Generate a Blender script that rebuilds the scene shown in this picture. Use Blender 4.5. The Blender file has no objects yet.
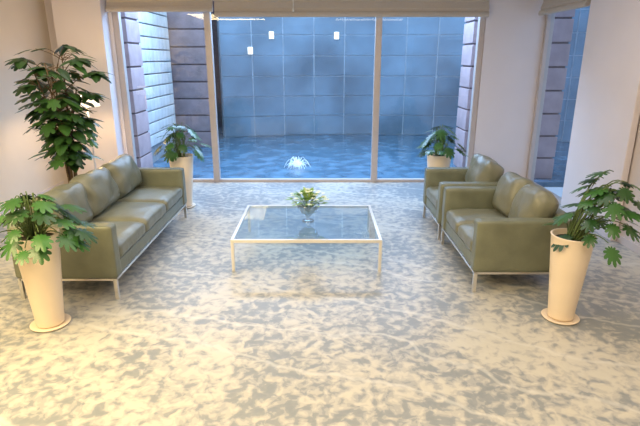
import bpy, bmesh, math, random
from mathutils import Vector, Matrix, noise
random.seed(7)
scn=bpy.context.scene
C=scn.collection
try:
    scn.view_settings.view_transform='Standard'
    scn.view_settings.exposure=0.0
except Exception: pass

# ------------------------------------------------ materials
def new_mat(name):
    m=bpy.data.materials.new(name); m.use_nodes=True
    nt=m.node_tree; b=nt.nodes['Principled BSDF']
    return m,nt,b
def pmat(name,col,rough=.5,metal=0,nscale=0,var=.15,bump=0,bscale=40,spec=.5,coat=0):
    m,nt,b=new_mat(name)
    b.inputs['Base Color'].default_value=(*col,1); b.inputs['Roughness'].default_value=rough
    b.inputs['Metallic'].default_value=metal; b.inputs['Specular IOR Level'].default_value=spec
    b.inputs['Coat Weight'].default_value=coat
    tc=nt.nodes.new('ShaderNodeTexCoord')
    if nscale:
        n=nt.nodes.new('ShaderNodeTexNoise'); n.inputs['Scale'].default_value=nscale; n.inputs['Detail'].default_value=4
        nt.links.new(tc.outputs['Object'],n.inputs['Vector'])
        r=nt.nodes.new('ShaderNodeValToRGB')
        r.color_ramp.elements[0].position=.3; r.color_ramp.elements[1].position=.7
        r.color_ramp.elements[0].color=(*[c*(1-var) for c in col],1)
        r.color_ramp.elements[1].color=(*[min(1,c*(1+var)) for c in col],1)
        nt.links.new(n.outputs['Fac'],r.inputs['Fac']); nt.links.new(r.outputs['Color'],b.inputs['Base Color'])
    if bump:
        n=nt.nodes.new('ShaderNodeTexNoise'); n.inputs['Scale'].default_value=bscale; n.inputs['Detail'].default_value=5
        nt.links.new(tc.outputs['Object'],n.inputs['Vector'])
        bp=nt.nodes.new('ShaderNodeBump'); bp.inputs['Strength'].default_value=bump; bp.inputs['Distance'].default_value=.01
        nt.links.new(n.outputs['Fac'],bp.inputs['Height']); nt.links.new(bp.outputs['Normal'],b.inputs['Normal'])
    return m
def emat(name,col,s):
    m,nt,b=new_mat(name); b.inputs['Base Color'].default_value=(*col,1)
    b.inputs['Emission Color'].default_value=(*col,1); b.inputs['Emission Strength'].default_value=s
    return m
def glassmat(name,tint,refl=.8,rough=.02,power=4.0,base=.05):
    m,nt,b=new_mat(name); nt.nodes.remove(b)
    out=nt.nodes['Material Output']
    t=nt.nodes.new('ShaderNodeBsdfTransparent'); t.inputs['Color'].default_value=(*tint,1)
    g=nt.nodes.new('ShaderNodeBsdfGlossy'); g.inputs['Roughness'].default_value=rough
    f=nt.nodes.new('ShaderNodeLayerWeight'); f.inputs['Blend'].default_value=.5
    pw=nt.nodes.new('ShaderNodeMath'); pw.operation='POWER'; pw.inputs[1].default_value=power
    ma=nt.nodes.new('ShaderNodeMath'); ma.operation='MULTIPLY_ADD'; ma.inputs[1].default_value=refl; ma.inputs[2].default_value=base
    mx=nt.nodes.new('ShaderNodeMixShader')
    nt.links.new(f.outputs['Facing'],pw.inputs[0]); nt.links.new(pw.outputs[0],ma.inputs[0]); nt.links.new(ma.outputs[0],mx.inputs[0])
    nt.links.new(t.outputs[0],mx.inputs[1]); nt.links.new(g.outputs[0],mx.inputs[2]); nt.links.new(mx.outputs[0],out.inputs[0])
    return m
def leafmat(name,c1,c2):
    m,nt,b=new_mat(name)
    g=nt.nodes.new('ShaderNodeNewGeometry'); r=nt.nodes.new('ShaderNodeValToRGB')
    r.color_ramp.elements[0].color=(*c1,1); r.color_ramp.elements[1].color=(*c2,1)
    nt.links.new(g.outputs['Random Per Island'],r.inputs['Fac']); nt.links.new(r.outputs['Color'],b.inputs['Base Color'])
    b.inputs['Roughness'].default_value=.34
    return m

M_leather=pmat('leather_olive',(.165,.178,.122),.36,nscale=5,var=.14,bump=.25,bscale=30)
M_leather2=pmat('leather_olive_cushion',(.178,.182,.13),.34,nscale=5,var=.16,bump=.3,bscale=22)
M_steel=pmat('brushed_steel',(.72,.70,.66),.3,metal=.9,nscale=20,var=.05)
M_whitemetal=pmat('table_frame_metal',(.80,.79,.76),.32,metal=.35,nscale=20,var=.03)
M_pot=pmat('planter_ceramic',(.84,.71,.55),.35,nscale=3,var=.04)
M_soil=pmat('soil',(.05,.035,.02),.9,nscale=30,var=.4,bump=.6)
M_leaf=leafmat('philodendron_leaf',(.012,.045,.010),(.045,.145,.03))
M_leaf2=leafmat('tree_leaf',(.013,.04,.010),(.05,.135,.03))
M_leaf3=leafmat('bouquet_leaf',(.12,.30,.05),(.45,.62,.18))
M_stem=pmat('stem_green',(.10,.16,.05),.5,nscale=8)
M_trunk=pmat('trunk_brown',(.12,.08,.045),.8,nscale=15,var=.3,bump=.4)
M_wall=pmat('wall_paint',(.62,.555,.53),.7,nscale=2,var=.02)
M_wallL=pmat('wall_paint_left',(.66,.58,.49),.7,nscale=2,var=.02)
M_col=pmat('column_paint',(.76,.70,.71),.6,nscale=2,var=.02)
M_ceil=pmat('ceiling_paint',(.8,.78,.74),.8,nscale=2,var=.02)
M_frame=pmat('window_frame_metal',(.56,.49,.46),.4,metal=.2,nscale=10,var=.03)
M_blind=pmat('blind_fabric',(.52,.455,.39),.9,nscale=60,var=.05,bump=.2,bscale=200)
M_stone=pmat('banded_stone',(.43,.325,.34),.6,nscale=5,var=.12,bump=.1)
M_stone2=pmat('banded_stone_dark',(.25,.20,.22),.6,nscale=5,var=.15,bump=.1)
M_stoned=pmat('stone_groove',(.14,.11,.12),.8,nscale=14,var=.25)
M_gblock=pmat('glass_block',(.60,.66,.68),.22,nscale=3,var=.10)
M_mortar=pmat('mortar',(.26,.31,.35),.8,nscale=10)
M_glass=glassmat('window_glass',(.86,.94,1.0),.6,.01,4,.06)
M_tglass=glassmat('table_glass',(.74,.87,.92),.9,.03,2.6,.10)
M_vglass=glassmat('vase_glass',(.88,.94,.96),.9,.02,1.6,.12)

def floor_mat():
    m,nt,b=new_mat('marbled_floor'); N=nt.nodes.new; L=nt.links.new
    tc=N('ShaderNodeTexCoord')
    nw=N('ShaderNodeTexNoise'); nw.inputs['Scale'].default_value=5; nw.inputs['Detail'].default_value=3
    L(tc.outputs['Object'],nw.inputs['Vector'])
    ad=N('ShaderNodeVectorMath'); ad.operation='MULTIPLY_ADD'; ad.inputs[1].default_value=(.14,.14,0)
    L(nw.outputs['Color'],ad.inputs[0]); L(tc.outputs['Object'],ad.inputs[2])
    n1=N('ShaderNodeTexNoise'); n1.inputs['Scale'].default_value=12; n1.inputs['Detail'].default_value=2.2; n1.inputs['Roughness'].default_value=.55; n1.inputs['Distortion'].default_value=.25
    L(ad.outputs[0],n1.inputs['Vector'])
    n2=N('ShaderNodeTexNoise'); n2.inputs['Scale'].default_value=.9; n2.inputs['Detail'].default_value=5; n2.inputs['Distortion'].default_value=.8
    L(tc.outputs['Object'],n2.inputs['Vector'])
    sh=N('ShaderNodeMath'); sh.operation='MULTIPLY_ADD'; sh.inputs[1].default_value=.8; sh.inputs[2].default_value=-.40
    L(n2.outputs['Fac'],sh.inputs[0])
    su=N('ShaderNodeMath'); su.operation='ADD'; L(n1.outputs['Fac'],su.inputs[0]); L(sh.outputs[0],su.inputs[1])
    r1=N('ShaderNodeValToRGB'); cr=r1.color_ramp
    cr.elements[0].position=.30; cr.elements[0].color=(.235,.26,.275,1)
    cr.elements[1].position=.70; cr.elements[1].color=(.54,.52,.45,1)
    for p,c in ((.43,(.275,.29,.295)),(.445,(.35,.355,.35)),(.50,(.365,.365,.35)),(.515,(.44,.43,.395)),(.575,(.45,.44,.40)),(.59,(.51,.49,.43))):
        e=cr.elements.new(p); e.color=(*c,1)
    L(su.outputs[0],r1.inputs['Fac'])
    mp=N('ShaderNodeMapping'); mp.inputs['Rotation'].default_value=(0,0,math.radians(24))
    L(tc.outputs['Object'],mp.inputs['Vector'])
    cur=r1.outputs['Color']
    for sc,ds,lo,off in ((.28,4.5,.995,0),(.21,7.0,.997,2.3)):
        w=N('ShaderNodeTexWave'); w.wave_type='BANDS'; w.bands_direction='Y'; w.inputs['Scale'].default_value=sc
        w.inputs['Distortion'].default_value=ds; w.inputs['Detail'].default_value=6; w.inputs['Detail Scale'].default_value=.7; w.inputs['Detail Roughness'].default_value=.62
        w.inputs['Phase Offset'].default_value=off
        L(mp.outputs[0],w.inputs['Vector'])
        rv=N('ShaderNodeValToRGB'); rv.color_ramp.elements[0].position=lo; rv.color_ramp.elements[0].color=(0,0,0,1)
        rv.color_ramp.elements[1].position=.9996; rv.color_ramp.elements[1].color=(1,1,1,1)
        L(w.outputs['Fac'],rv.inputs['Fac'])
        mv=N('ShaderNodeMix'); mv.data_type='RGBA'; mv.inputs['B'].default_value=(.62,.61,.56,1)
        ms=N('ShaderNodeMath'); ms.operation='MULTIPLY'; ms.inputs[1].default_value=.5
        L(rv.outputs['Color'],ms.inputs[0]); L(ms.outputs[0],mv.inputs['Factor']); L(cur,mv.inputs['A']); cur=mv.outputs['Result']
    L(cur,b.inputs['Base Color'])
    b.inputs['Roughness'].default_value=.34; b.inputs['Specular IOR Level'].default_value=.6
    bp=N('ShaderNodeBump'); bp.inputs['Strength'].default_value=.4; bp.inputs['Distance'].default_value=.01
    L(n1.outputs['Fac'],bp.inputs['Height']); L(bp.outputs['Normal'],b.inputs['Normal'])
    return m
M_floor=floor_mat()
def pool_mat():
    m,nt,b=new_mat('courtyard_water'); N=nt.nodes.new; L=nt.links.new
    tc=N('ShaderNodeTexCoord')
    n=N('ShaderNodeTexNoise'); n.inputs['Scale'].default_value=3; n.inputs['Detail'].default_value=5
    L(tc.outputs['Object'],n.inputs['Vector'])
    r=N('ShaderNodeValToRGB'); r.color_ramp.elements[0].position=.35; r.color_ramp.elements[0].color=(.03,.09,.15,1)
    r.color_ramp.elements[1].position=.7; r.color_ramp.elements[1].color=(.11,.22,.33,1)
    L(n.outputs['Fac'],r.inputs['Fac']); L(r.outputs['Color'],b.inputs['Base Color'])
    b.inputs['Roughness'].default_value=.22
    bp=N('ShaderNodeBump'); bp.inputs['Strength'].default_value=.3; bp.inputs['Distance'].default_value=.02
    L(n.outputs['Fac'],bp.inputs['Height']); L(bp.outputs['Normal'],b.inputs['Normal'])
    return m
M_pool=pool_mat()
M_tile=pmat('facade_tile_blue',(.17,.275,.385),.25,nscale=.7,var=.42)
M_tgrout=pmat('facade_joint',(.42,.54,.66),.6,nscale=5)

# ------------------------------------------------ mesh helpers
def link(o,parent=None):
    C.objects.link(o)
    if parent: o.parent=parent
    return o
def group(name,loc=(0,0,0),rz=0):
    e=bpy.data.objects.new(name,None); e.location=loc; e.rotation_euler=(0,0,rz); e.empty_display_size=.2
    C.objects.link(e); return e
def mesh_obj(name,bm,mats,parent=None,smooth=False,loc=(0,0,0),rot=(0,0,0)):
    me=bpy.data.meshes.new(name); bm.normal_update(); bm.to_mesh(me); bm.free()
    if not isinstance(mats,(list,tuple)): mats=[mats]
    for m in mats: me.materials.append(m)
    if smooth:
        for p in me.polygons: p.use_smooth=True
    o=bpy.data.objects.new(name,me); o.location=loc; o.rotation_euler=rot
    return link(o,parent)
def add_box(bm,lo,hi,mi=0,bev=0):
    c=[(a+b)/2 for a,b in zip(lo,hi)]; s=[b-a for a,b in zip(lo,hi)]
    t=bmesh.new(); bmesh.ops.create_cube(t,size=1,matrix=Matrix.Translation(c)@Matrix.Diagonal((*s,1)))
    if bev: bmesh.ops.bevel(t,geom=t.edges[:]+t.verts[:],offset=bev,segments=3,affect='EDGES',profile=.6)
    vm={}
    for v in t.verts: vm[v]=bm.verts.new(v.co)
    for f in t.faces:
        nf=bm.faces.new([vm[v] for v in f.verts]); nf.material_index=mi; nf.smooth=bool(bev)
    t.free()
def box(name,lo,hi,mat,parent=None,bev=0,rot=None):
    bm=bmesh.new()
    if rot is None:
        add_box(bm,lo,hi,0,bev); return mesh_obj(name,bm,mat,parent)
    c=Vector([(a+b)/2 for a,b in zip(lo,hi)]); h=[(b-a)/2 for a,b in zip(lo,hi)]
    add_box(bm,[-x for x in h],h,0,bev); return mesh_obj(name,bm,mat,parent,loc=c,rot=rot)
def cushion(name,center,size,mat,parent,axis=2,puff=.03,r=.045,rot=(0,0,0),seed=0,wr=.008):
    bm=bmesh.new(); bmesh.ops.create_cube(bm,size=2)
    bmesh.ops.subdivide_edges(bm,edges=bm.edges[:],cuts=15,use_grid_fill=True)
    h=Vector([s/2 for s in size])
    o=[i for i in range(3) if i!=axis]
    for v in bm.verts:
        p=v.co.copy(); P=Vector([p[i]*h[i] for i in range(3)])
        rr=min(r,min(h)*.95)
        q=Vector([max(-(h[i]-rr),min(h[i]-rr,P[i])) for i in range(3)])
        d=P-q
        if d.length>1e-6: P=q+d.normalized()*rr
        u,w=p[o[0]],p[o[1]]
        P[axis]+=math.copysign(1,p[axis])*abs(p[axis])*puff*(1-u**2)**.8*(1-w**2)**.8 if abs(u)<1 and abs(w)<1 else 0
        P+=noise.noise_vector(P*6+Vector((seed*3.1,seed,0)))*wr
        v.co=P
    return mesh_obj(name,bm,mat,parent,True,center,rot)
def lathe(name,prof,mat,parent=None,segs=40,loc=(0,0,0)):
    bm=bmesh.new(); rings=[]
    for r,z in prof:
        if r<1e-5: rings.append([bm.verts.new((0,0,z))])
        else: rings.append([bm.verts.new((r*math.cos(2*math.pi*i/segs),r*math.sin(2*math.pi*i/segs),z)) for i in range(segs)])
    for a,b in zip(rings,rings[1:]):
        for i in range(segs):
            j=(i+1)%segs
            if len(a)==1 and len(b)==1: continue
            if len(a)==1: bm.faces.new((a[0],b[j],b[i]))
            elif len(b)==1: bm.faces.new((a[i],a[j],b[0]))
            else: bm.faces.new((a[i],a[j],b[j],b[i]))
    bmesh.ops.recalc_face_normals(bm,faces=bm.faces[:])
    return mesh_obj(name,bm,mat,parent,True,loc)
def add_tube(bm,pts,r0,r1=None,segs=7):
    if r1 is None: r1=r0
    pts=[Vector(p) for p in pts]; prev=None; n=len(pts)
    for k,p in enumerate(pts):
        t=(pts[min(k+1,n-1)]-pts[max(k-1,0)]).normalized()
        a=t.cross(Vector((0,0,1)) if abs(t.z)<.9 else Vector((1,0,0))).normalized(); b=t.cross(a)
        r=r0+(r1-r0)*k/(n-1)
        ring=[bm.verts.new(p+a*r*math.cos(2*math.pi*i/segs)+b*r*math.sin(2*math.pi*i/segs)) for i in range(segs)]
        if prev:
            for i in range(segs):
                f=bm.faces.new((prev[i],prev[(i+1)%segs],ring[(i+1)%segs],ring[i])); f.smooth=True
        else: bm.faces.new(ring[::-1])
        prev=ring
    bm.faces.new(prev)
def bez(p0,p1,p2,n=9):
    p0,p1,p2=Vector(p0),Vector(p1),Vector(p2)
    return [(1-t)**2*p0+2*t*(1-t)*p1+t*t*p2 for t in [i/(n-1) for i in range(n)]]
def add_leaf(bm,base,d,L,lobes=9,width=1.0,droop=.5,fold=.2,nrm=None,deep=.42):
    d=Vector(d).normalized(); up=Vector(nrm) if nrm else Vector((0,0,1))
    s=d.cross(up)
    if s.length<1e-3: s=Vector((1,0,0))
    s.normalize(); n=s.cross(d).normalized()
    cu=.42*L
    S=lobes*6 if lobes else 18
    rings=[]
    def P(u,w):
        z=-droop*(u/L)**2*L*.5-fold*abs(w)
        return Vector(base)+d*u+s*w+n*z
    c=bm.verts.new(P(cu,0))
    for fr in (.4,.75,1):
        ring=[]
        for i in range(S):
            th=2*math.pi*i/S
            if lobes:
                m=.5+.5*math.cos(lobes*th)
                R=L*(.45+.17*math.cos(th))*(1-fr*deep*(1-m**.4))
                if fr<.5: R=L*(.45+.17*math.cos(th))*(1-.04*(1-m))
            else:
                R=L*.5*(1+.12*abs(math.cos(th))**6)
            u=cu+fr*R*math.cos(th); w=fr*R*math.sin(th)*width
            if not lobes: w*=(1-.35*(math.cos(th)*fr))
            ring.append(bm.verts.new(P(u,w)))
        rings.append(ring)
    for i in range(S):
        j=(i+1)%S
        f=bm.faces.new((c,rings[0][i],rings[0][j])); f.smooth=True
        for a,b in zip(rings,rings[1:]):
            f=bm.faces.new((a[i],b[i],b[j],a[j])); f.smooth=True

# ------------------------------------------------ room shell
YB=9.0; XR=3.75; XL=-4.6; CH=3.45; YF=-3.0; WL=-3.50
box('floor',(XL-.2,YF-.2,-.1),(XR+.2,YB+.15,0),M_floor)
box('ceiling',(XL-.2,YF-.2,CH),(XR+.2,YB+.2,CH+.15),M_ceil)
box('wall_left',(XL-.2,YF,0),(XL,YB,CH),M_wallL)
box('wall_front',(XL-.2,YF-.2,0),(XR+.2,YF,CH),M_wall)
box('wall_right',(XR,YF,0),(XR+.2,7.3,CH),M_wall)
bm=bmesh.new()
add_box(bm,(XL-.2,YB,0),(WL,YB+.2,CH)); add_box(bm,(2.80,YB,0),(XR+.2,YB+.2,CH)); add_box(bm,(WL,YB,3.2),(2.80,YB+.2,CH))
mesh_obj('wall_back',bm,M_col)
bm=bmesh.new(); add_box(bm,(XR,7.3,3.2),(XR+.2,YB,CH)); mesh_obj('trim_window_header',bm,M_col)
box('trim_column_left',(-4.35,8.72,0),(WL-.06,8.998,CH-.001),M_col,bev=.01)
box('baseboard_left',(XL+.001,YF+.01,0.001),(XL+.02,8.7,.10),M_wall)
box('baseboard_right',(XR-.02,YF+.01,0.001),(XR-.001,7.3,.10),M_wall)
box('trim_pilaster_right',(XR-.10,5.9,.001),(XR-.021,7.28,CH-.001),M_col,bev=.008)

def pane(bm,pts): bm.faces.new([bm.verts.new(p) for p in pts])
w=group('window_1',(0,YB+.08,0))
bm=bmesh.new()
for x,wd in ((WL+.05,.10),(-1.91,.11),(1.0,.11),(2.75,.09)):
    add_box(bm,(x-wd/2,-.06,.0),(x+wd/2,.06,3.2),0,.004)
add_box(bm,(WL+.01,-.05,.0),(2.79,.05,.05)); add_box(bm,(WL+.01,-.05,3.12),(2.79,.05,3.2))
mesh_obj('frame',bm,M_frame,w)
bm=bmesh.new()
for a,b in ((WL+.10,-1.965),(-1.855,.945),(1.055,2.705)): pane(bm,((a,0,.05),(b,0,.05),(b,0,3.12),(a,0,3.12)))
mesh_obj('glass',bm,M_glass,w)
w=group('window_2',(XR+.1,0,0))
bm=bmesh.new()
for y in (7.35,8.95): add_box(bm,(-.06,y-.04,0),(.06,y+.04,3.2),0,.004)
add_box(bm,(-.05,7.31,0),(.05,8.99,.05)); add_box(bm,(-.05,7.31,3.12),(.05,8.99,3.2))
mesh_obj('frame',bm,M_frame,w)
bm=bmesh.new(); pane(bm,((0,7.39,.05),(0,8.91,.05),(0,8.91,3.12),(0,7.39,3.12))); mesh_obj('glass',bm,M_glass,w)

def blind(name,p0,p1,zb):
    p0=Vector(p0); p1=Vector(p1); d=(p1-p0).normalized(); n=Vector((d.y,-d.x,0))
    prof=[]; z=CH-.01
    k=0
    while z>zb+.09:
        prof.append((.02+.018*(math.sin(k*1.57)),z)); z-=.05; k+=1
    prof+= [(.025,zb+.09),(.055,zb+.07),(.065,zb+.035),(.055,zb+.005),(.03,zb),(.0,zb+.01),(-.01,zb+.05),(-.01,CH-.01)]
    bm=bmesh.new()
    A=[bm.verts.new(p0+n*o+Vector((0,0,z))) for o,z in prof]; B=[bm.verts.new(p1+n*o+Vector((0,0,z))) for o,z in prof]
    for i in range(len(prof)):
        j=(i+1)%len(prof); bm.faces.new((A[i],A[j],B[j],B[i]))
    bm.faces.new(A); bm.faces.new(B[::-1])
    bmesh.ops.recalc_face_normals(bm,faces=bm.faces[:])
    mesh_obj(name,bm,M_blind)
blind('roman_blind',(-3.54,8.93,0),(-1.78,8.93,0),2.93)
blind('roman_blind.001',(-1.75,8.93,0),(2.80,8.93,0),2.85)
blind('roman_blind.002',(3.68,8.88,0),(3.68,7.35,0),2.87)
bm=bmesh.new(); add_tube(bm,[(-.44,8.84,3.4),(-.44,8.83,3.1),(-.44,8.84,2.98)],.006); add_tube(bm,[(-.44,8.84,2.98),(-.44,8.84,2.93)],.012,.016)
mesh_obj('blind_pull_cord',bm,M_whitemetal)

# ------------------------------------------------ courtyard
box('courtyard_ground',(-9,9.2,-.14),(10,20,-.04),M_pool)
def stone_stack(bm,lo,hi,h=.42,g=.035):
    add_box(bm,(lo[0]+.03,lo[1]+.03,lo[2]),(hi[0]-.03,hi[1]-.03,hi[2]),1)
    z=lo[2]
    while z<hi[2]-.05:
        add_box(bm,(lo[0],lo[1],z),(hi[0],hi[1],min(z+h-g,hi[2])),0,.008); z+=h
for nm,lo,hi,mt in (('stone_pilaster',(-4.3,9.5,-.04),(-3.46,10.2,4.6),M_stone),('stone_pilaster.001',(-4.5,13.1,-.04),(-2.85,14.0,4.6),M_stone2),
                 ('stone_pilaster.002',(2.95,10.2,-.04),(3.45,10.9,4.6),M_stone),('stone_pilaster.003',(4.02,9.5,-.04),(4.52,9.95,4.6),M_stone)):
    bm=bmesh.new(); stone_stack(bm,lo,hi); mesh_obj(nm,bm,[mt,M_stoned])
bm=bmesh.new(); add_box(bm,(-4.2,10.23,-.04),(-3.73,13.05,4.6),1)
z=.35
while z<3.3:
    y=10.27
    while y<12.8:
        add_box(bm,(-3.73,y,z),(-3.66,y+.252,z+.230),0,.014); y+=.255
    z+=.255
mesh_obj('glass_block_panel',bm,[M_gblock,M_mortar])
fac=group('tiled_facade')
bm=bmesh.new(); R=12.0; cx,cy=1.2,3.4
def arc(a,r): return (cx+r*math.sin(a),cy+r*math.cos(a))
a=-.34
da=.075
while a<.62:
    z=-.03
    while z<4.5:
        x0,y0=arc(a+.0013,R); x1,y1=arc(a+da-.0013,R)
        q=[bm.verts.new((x0,y0,z+.012)),bm.verts.new((x1,y1,z+.012)),bm.verts.new((x1,y1,z+.562)),bm.verts.new((x0,y0,z+.562))]
        bm.faces.new(q).material_index=0
        z+=.574
    x0,y0=arc(a,R+.02); x1,y1=arc(a+da,R+.02); X0,Y0=arc(a,R+.3); X1,Y1=arc(a+da,R+.3)
    q=[bm.verts.new(p) for p in ((x0,y0,-.04),(x1,y1,-.04),(x1,y1,4.6),(x0,y0,4.6))]; bm.faces.new(q).material_index=1
    q=[bm.verts.new(p) for p in ((X0,Y0,-.04),(X0,Y0,4.6),(X1,Y1,4.6),(X1,Y1,-.04))]; bm.faces.new(q).material_index=1
    a+=da
mesh_obj('tiles',bm,[M_tile,M_tgrout],fac)
box('courtyard_far_panel',(-9,17,-.04),(10,17.3,5),M_stoned)
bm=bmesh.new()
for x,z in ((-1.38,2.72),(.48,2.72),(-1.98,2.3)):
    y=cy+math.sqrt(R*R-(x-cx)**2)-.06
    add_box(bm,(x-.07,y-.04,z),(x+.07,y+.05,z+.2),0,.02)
mesh_obj('lamp_reflections',bm,emat('reflection_emit',(1.0,.95,.85),1.0),fac)  # glowing boxes stand in for ceiling-light reflections in the window glass
# thin white arcs on the water, given a glow of their own
bm=bmesh.new()
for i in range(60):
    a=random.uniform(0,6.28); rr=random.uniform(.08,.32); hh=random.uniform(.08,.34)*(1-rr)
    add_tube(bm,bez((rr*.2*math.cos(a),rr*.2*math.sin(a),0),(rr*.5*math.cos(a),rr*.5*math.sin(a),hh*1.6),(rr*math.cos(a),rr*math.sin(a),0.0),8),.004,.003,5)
mesh_obj('bright_arcs',bm,emat('arc_white_emit',(.75,.88,1),.6),loc=(-.49,10.6,-.04))

# ------------------------------------------------ sofas
def sofa(name,loc,rz,L,D,n,seed=0,arm=.735):
    g=group(name,loc,rz); hx,hy=D/2,L/2
    bm=bmesh.new(); lt=.017
    for sx in (-1,1):
        for sy in (-1,1):
            x,y=sx*(hx-.03),sy*(hy-.03); add_box(bm,(x-lt,y-lt,0),(x+lt,y+lt,.21),0,.003)
    for sy in (-1,1): add_box(bm,(-hx+.03,sy*(hy-.03)-lt,.190),(hx-.03,sy*(hy-.03)+lt,.212),0,.003)
    for sx in (-1,1): add_box(bm,(sx*(hx-.03)-lt,-hy+.03,.190),(sx*(hx-.03)+lt,hy-.03,.212),0,.003)
    mesh_obj('steel_frame',bm,M_steel,g)
    box('base',(-hx+.01,-hy+.13,.213),(hx-.02,hy-.13,.345),M_leather,g,.02)
    for i,sy in enumerate((-1,1)):
        y=sy*(hy-.07)
        cushion('arm_%d'%(i+1),(0,y,(.213+arm)/2),(D,.14,arm-.213),M_leather,g,axis=1,puff=.006,r=.025,seed=seed+i,wr=.004)
    cushion('back',(-hx+.075,0,(.213+arm+.02)/2),(.15,L-.285,arm+.02-.213),M_leather,g,axis=0,puff=.006,r=.03,seed=seed+5,wr=.004)
    il=L-.29; w=il/n
    for i in range(n):
        y=-il/2+w*(i+.5)
        cushion('seat_cushion_%d'%(i+1),(.075,y,.42),(D-.16,w-.008,.15),M_leather2,g,axis=2,puff=.03,r=.05,seed=seed+7+i)
        cushion('back_cushion_%d'%(i+1),(-hx+.265,y,.725),(.22,w-.015,.47),M_leather2,g,axis=0,puff=.055,r=.09,rot=(random.uniform(-.03,.03),math.radians(-15),random.uniform(-.04,.04)),seed=seed+17+i,wr=.026)
    return g
sofa('three_seat_sofa',(-2.385,5.60,0),0,2.6,.96,3)
sofa('two_seat_sofa',(1.96,5.14,0),math.pi,1.38,.95,2,seed=30)
sofa('armchair',(1.94,6.42,0),math.pi,1.0,.93,1,seed=60)

# ------------------------------------------------ coffee table
g=group('coffee_table',(-.145,5.63,0)); hx,hy,T=.805,.66,.36
bm=bmesh.new(); s=.016
for sx in (-1,1):
    for sy in (-1,1):
        x,y=sx*(hx-s),sy*(hy-s); add_box(bm,(x-s,y-s,0),(x+s,y+s,T-.036),0,.002)
for sy in (-1,1): add_box(bm,(-hx,sy*(hy-s)-s,T-.036),(hx,sy*(hy-s)+s,T),0,.002)
for sx in (-1,1): add_box(bm,(sx*(hx-s)-s,-hy+2*s,T-.036),(sx*(hx-s)+s,hy-2*s,T),0,.002)
mesh_obj('metal_frame',bm,M_whitemetal,g)
bm=bmesh.new(); pane(bm,((-hx+2*s,-hy+2*s,T-.002),(hx-2*s,-hy+2*s,T-.002),(hx-2*s,hy-2*s,T-.002),(-hx+2*s,hy-2*s,T-.002))); mesh_obj('glass_top',bm,M_tglass,g)
g=group('flower_vase',(-.14,5.62,T))
lathe('glass_bowl',[(0,0),(.07,0),(.073,.008),(.035,.018),(.017,.035),(.019,.06),(.055,.085),(.10,.12),(.128,.17),(.135,.21),(.13,.21),(.094,.125),(.05,.095),(0,.08)],M_vglass,g)
bm=bmesh.new(); bs=bmesh.new()
for i in range(110):
    a=random.uniform(0,6.28); el=random.uniform(.25,1.45)
    rr=random.uniform(.09,.20); p=Vector((rr*math.cos(a)*math.cos(el)*1.15,rr*math.sin(a)*math.cos(el)*1.15,.205+rr*.7*math.sin(el)))
    d=Vector((math.cos(a)*math.cos(el),math.sin(a)*math.cos(el),math.sin(el)*.6+random.uniform(-.1,.3)))
    add_leaf(bm,p,d,random.uniform(.05,.09),0,.5,.8,.2)
    if i%3==0: add_tube(bs,bez((0,0,.10),(p.x*.3,p.y*.3,.18),p,5),.004,.002,5)
mesh_obj('foliage',bm,M_leaf3,g); mesh_obj('stems',bs,M_stem,g)
bm=bmesh.new()
for i in range(36):
    a=random.uniform(0,6.28); el=random.uniform(.2,1.5); rr=random.uniform(.17,.22)
    p=Vector((rr*math.cos(a)*math.cos(el)*1.15,rr*math.sin(a)*math.cos(el)*1.15,.22+rr*.75*math.sin(el)))
    for k in range(6):
        b=k*1.047; d=Vector((math.cos(b),math.sin(b),.5)); add_leaf(bm,p,d,.032,0,.7,.5,.1)
mesh_obj('blossoms',bm,pmat('blossom_cream',(.80,.86,.58),.6,nscale=9,var=.05),g)

# ------------------------------------------------ potted plants
def planter(g,H=.80,rb=.115,rt=.185):
    lathe('planter',[(0,.02),(rb,.02),(rb+.003,.03)]+[(rb+(rt-rb)*((t/8)**1.0),.03+(H-.04)*t/8) for t in range(1,9)]+[(rt+.006,H),(rt-.012,H),(rt-.02,H-.06),(0,H-.06)],M_pot,g,48)
    lathe('saucer',[(0,0),(rb+.035,0),(rb+.052,.018),(rb+.045,.022),(rb+.02,.012),(0,.012)],M_pot,g,48)
    lathe('soil',[(0,H-.035),(rt-.025,H-.045)],M_soil,g,32)
def philodendron(name,loc,n,spread,height,Ls=.24,lean=(0,0),seed=1,H=.80,droopy=.25,extra=(),rb=.115,rt=.185):
    random.seed(seed); g=group(name,loc); planter(g,H,rb,rt)
    bl=bmesh.new(); bs=bmesh.new()
    def one(a,r,z,L):
        e=Vector((r*math.cos(a)+lean[0]*(z-H+.3),r*math.sin(a)+lean[1]*(z-H+.3),z))
        b=Vector((.05*math.cos(a),.05*math.sin(a),H-.05))
        mid=Vector((e.x*.45,e.y*.45,max(z,H)+.10))
        add_tube(bs,bez(b,mid,e,9),.006,.004,6)
        d=Vector((math.cos(a),math.sin(a),random.uniform(-.65,.05)))
        add_leaf(bl,e,d,L,11,.86,.6,.14,deep=random.uniform(.36,.52))
    for i in range(n):
        f=(i+.5)/n; a=i*2.39996+random.uniform(-.3,.3)
        z=H+.03-droopy*(1-f)+height*f**.85+random.uniform(-.04,.04)
        r=spread*(1-.8*f**1.3)*random.uniform(.6,1.05)
        if math.sin(a)>.3: r*=.8
        if z<H+.02: r=max(r,.20)
        one(a,r,z,Ls*random.uniform(.7,1.1))
    for e in extra: one(*e)
    mesh_obj('leaves',bl,M_leaf,g); mesh_obj('petioles',bs,M_stem,g)
    return g
philodendron('potted_philodendron',(-2.33,3.85,0),52,.37,.30,.21,seed=3,H=.83,droopy=.06,rb=.11,rt=.175)
philodendron('potted_philodendron.001',(2.13,3.96,0),40,.31,.42,.20,lean=(.42,0),seed=5,H=.78,droopy=.03,extra=((3.0,.10,1.32,.2),(2.6,.16,1.2,.2),(2.9,.14,1.26,.18)),rb=.105,rt=.17)
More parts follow.
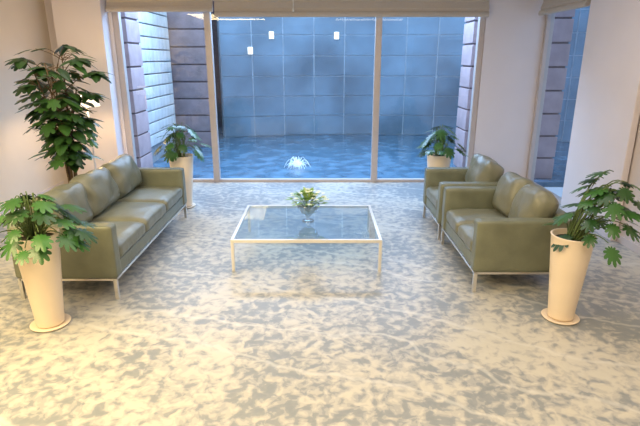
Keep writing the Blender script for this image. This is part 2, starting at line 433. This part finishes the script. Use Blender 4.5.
philodendron('potted_philodendron.002',(-2.10,7.45,0),32,.32,.44,.22,seed=8,droopy=.0)
philodendron('potted_philodendron.003',(1.82,7.55,0),30,.30,.38,.22,seed=11,droopy=.0)

# tall indoor tree
random.seed(21)
g=group('potted_rubber_tree',(-3.12,6.15,0))
lathe('pot',[(0,0),(.14,0),(.15,.02),(.19,.40),(.20,.42),(.18,.42),(.17,.37),(0,.37)],M_pot,g)
lathe('soil',[(0,.385),(.17,.375)],M_soil,g)
bt=bmesh.new(); bl=bmesh.new()
stems=[]
for k in range(7):
    a=k*.92+.3; r=.10+.10*(k%3)
    top=Vector((r*1.3*math.cos(a),r*1.3*math.sin(a),1.75+.08*k))
    pts=bez((.05*math.cos(a),.05*math.sin(a),.37),(.04*math.cos(a+1),.04*math.sin(a+1),1.2),top,14)
    add_tube(bt,pts,.018,.007,8); stems.append(pts)
for pts in stems:
    for i in range(32):
        t=random.uniform(.34,1.0); idx=t*(len(pts)-1); i0=min(int(idx),len(pts)-2); p=pts[i0].lerp(pts[i0+1],idx-i0)
        a=random.uniform(0,6.28); ext=random.uniform(.06,.2)+ .16*max(0,t-.55)
        e=p+Vector((math.cos(a)*ext,math.sin(a)*ext,random.uniform(-.02,.14)))
        add_tube(bt,bez(p,p.lerp(e,.5)+Vector((0,0,.04)),e,5),.005,.003,5)
        d=Vector((math.cos(a),math.sin(a),random.uniform(-.6,.2)))
        if random.random()<.4: add_leaf(bl,e,d,random.uniform(.19,.25),7,.8,.5,.15,deep=.4)
        else: add_leaf(bl,e,d,random.uniform(.16,.23),0,.6,.6,.2)
for a,z,ext in ((0.1,2.05,.72),(.2,1.8,.55),(3.3,2.2,.6),(3.0,1.95,.5),(-.3,2.2,.55),(2.7,1.6,.42),(.3,1.5,.35),(1.2,2.35,.3),(5.0,1.6,.4),(4.5,2.1,.4)):
    p=Vector((0,0,z-.3)); e=Vector((math.cos(a)*ext*.6,math.sin(a)*ext*.6,z))
    add_tube(bt,bez(p,(p+e)/2+Vector((0,0,.1)),e,7),.007,.004,6)
    for q in range(8):
        b=a+(q-3.5)*.5; d=Vector((math.cos(b),math.sin(b),random.uniform(-.45,.2))); add_leaf(bl,e,d,random.uniform(.19,.27),0,.48,.6,.2)
mesh_obj('stems',bt,M_trunk,g); mesh_obj('leaves',bl,M_leaf2,g)

# floor lamp
g=group('floor_lamp',(-3.55,7.75,0))
lathe('base',[(0,0),(.14,0),(.14,.02),(.02,.035),(0,.035)],M_steel,g)
lathe('pole',[(0,.03),(.012,.03),(.012,1.62),(0,1.62)],M_steel,g,16)
lathe('shade',[(.13,1.66),(.19,1.50),(.187,1.50),(.127,1.66)],emat('lamp_shade_glow',(1.0,.84,.62),1.4),g)
lathe('bulb',[(0,1.50),(.03,1.53),(.035,1.57),(.02,1.61),(0,1.62)],emat('bulb_glow',(1,.68,.34),700),g,16)

def area(name,loc,rot,sx,sy,e,col):
    l=bpy.data.lights.new(name,'AREA'); l.shape='RECTANGLE'; l.size=sx; l.size_y=sy; l.energy=e; l.color=col
    o=bpy.data.objects.new(name,l); o.location=loc; o.rotation_euler=rot; C.objects.link(o); return o
area('ceiling_light',(-2.8,1.8,CH-.05),(0,0,0),2.0,2.6,330,(1.0,.77,.41))
area('ceiling_light.001',(1.6,1.4,CH-.05),(0,0,0),2.2,2.2,75,(1.0,.85,.66))
area('ceiling_light.002',(0,5.0,CH-.05),(0,0,0),5,2.2,72,(1.0,.93,.93))
area('sky_light',(-.4,10.6,4.6),(math.radians(-48),0,0),6.5,2.2,900,(.44,.66,1.0))
area('sky_light.001',(0,11.8,4.9),(math.radians(25),0,0),8,2.5,320,(.70,.85,1.0))
w=bpy.data.worlds.new('World'); scn.world=w; w.use_nodes=True
bg=w.node_tree.nodes['Background']; bg.inputs[0].default_value=(.46,.64,.96,1); bg.inputs[1].default_value=.9

cam=bpy.data.cameras.new('Camera'); co=bpy.data.objects.new('Camera',cam); C.objects.link(co)
cam.sensor_width=36; cam.lens=28.1; co.location=(0,0,2.2); co.rotation_euler=(math.radians(90-17.23),0,0)
scn.camera=co
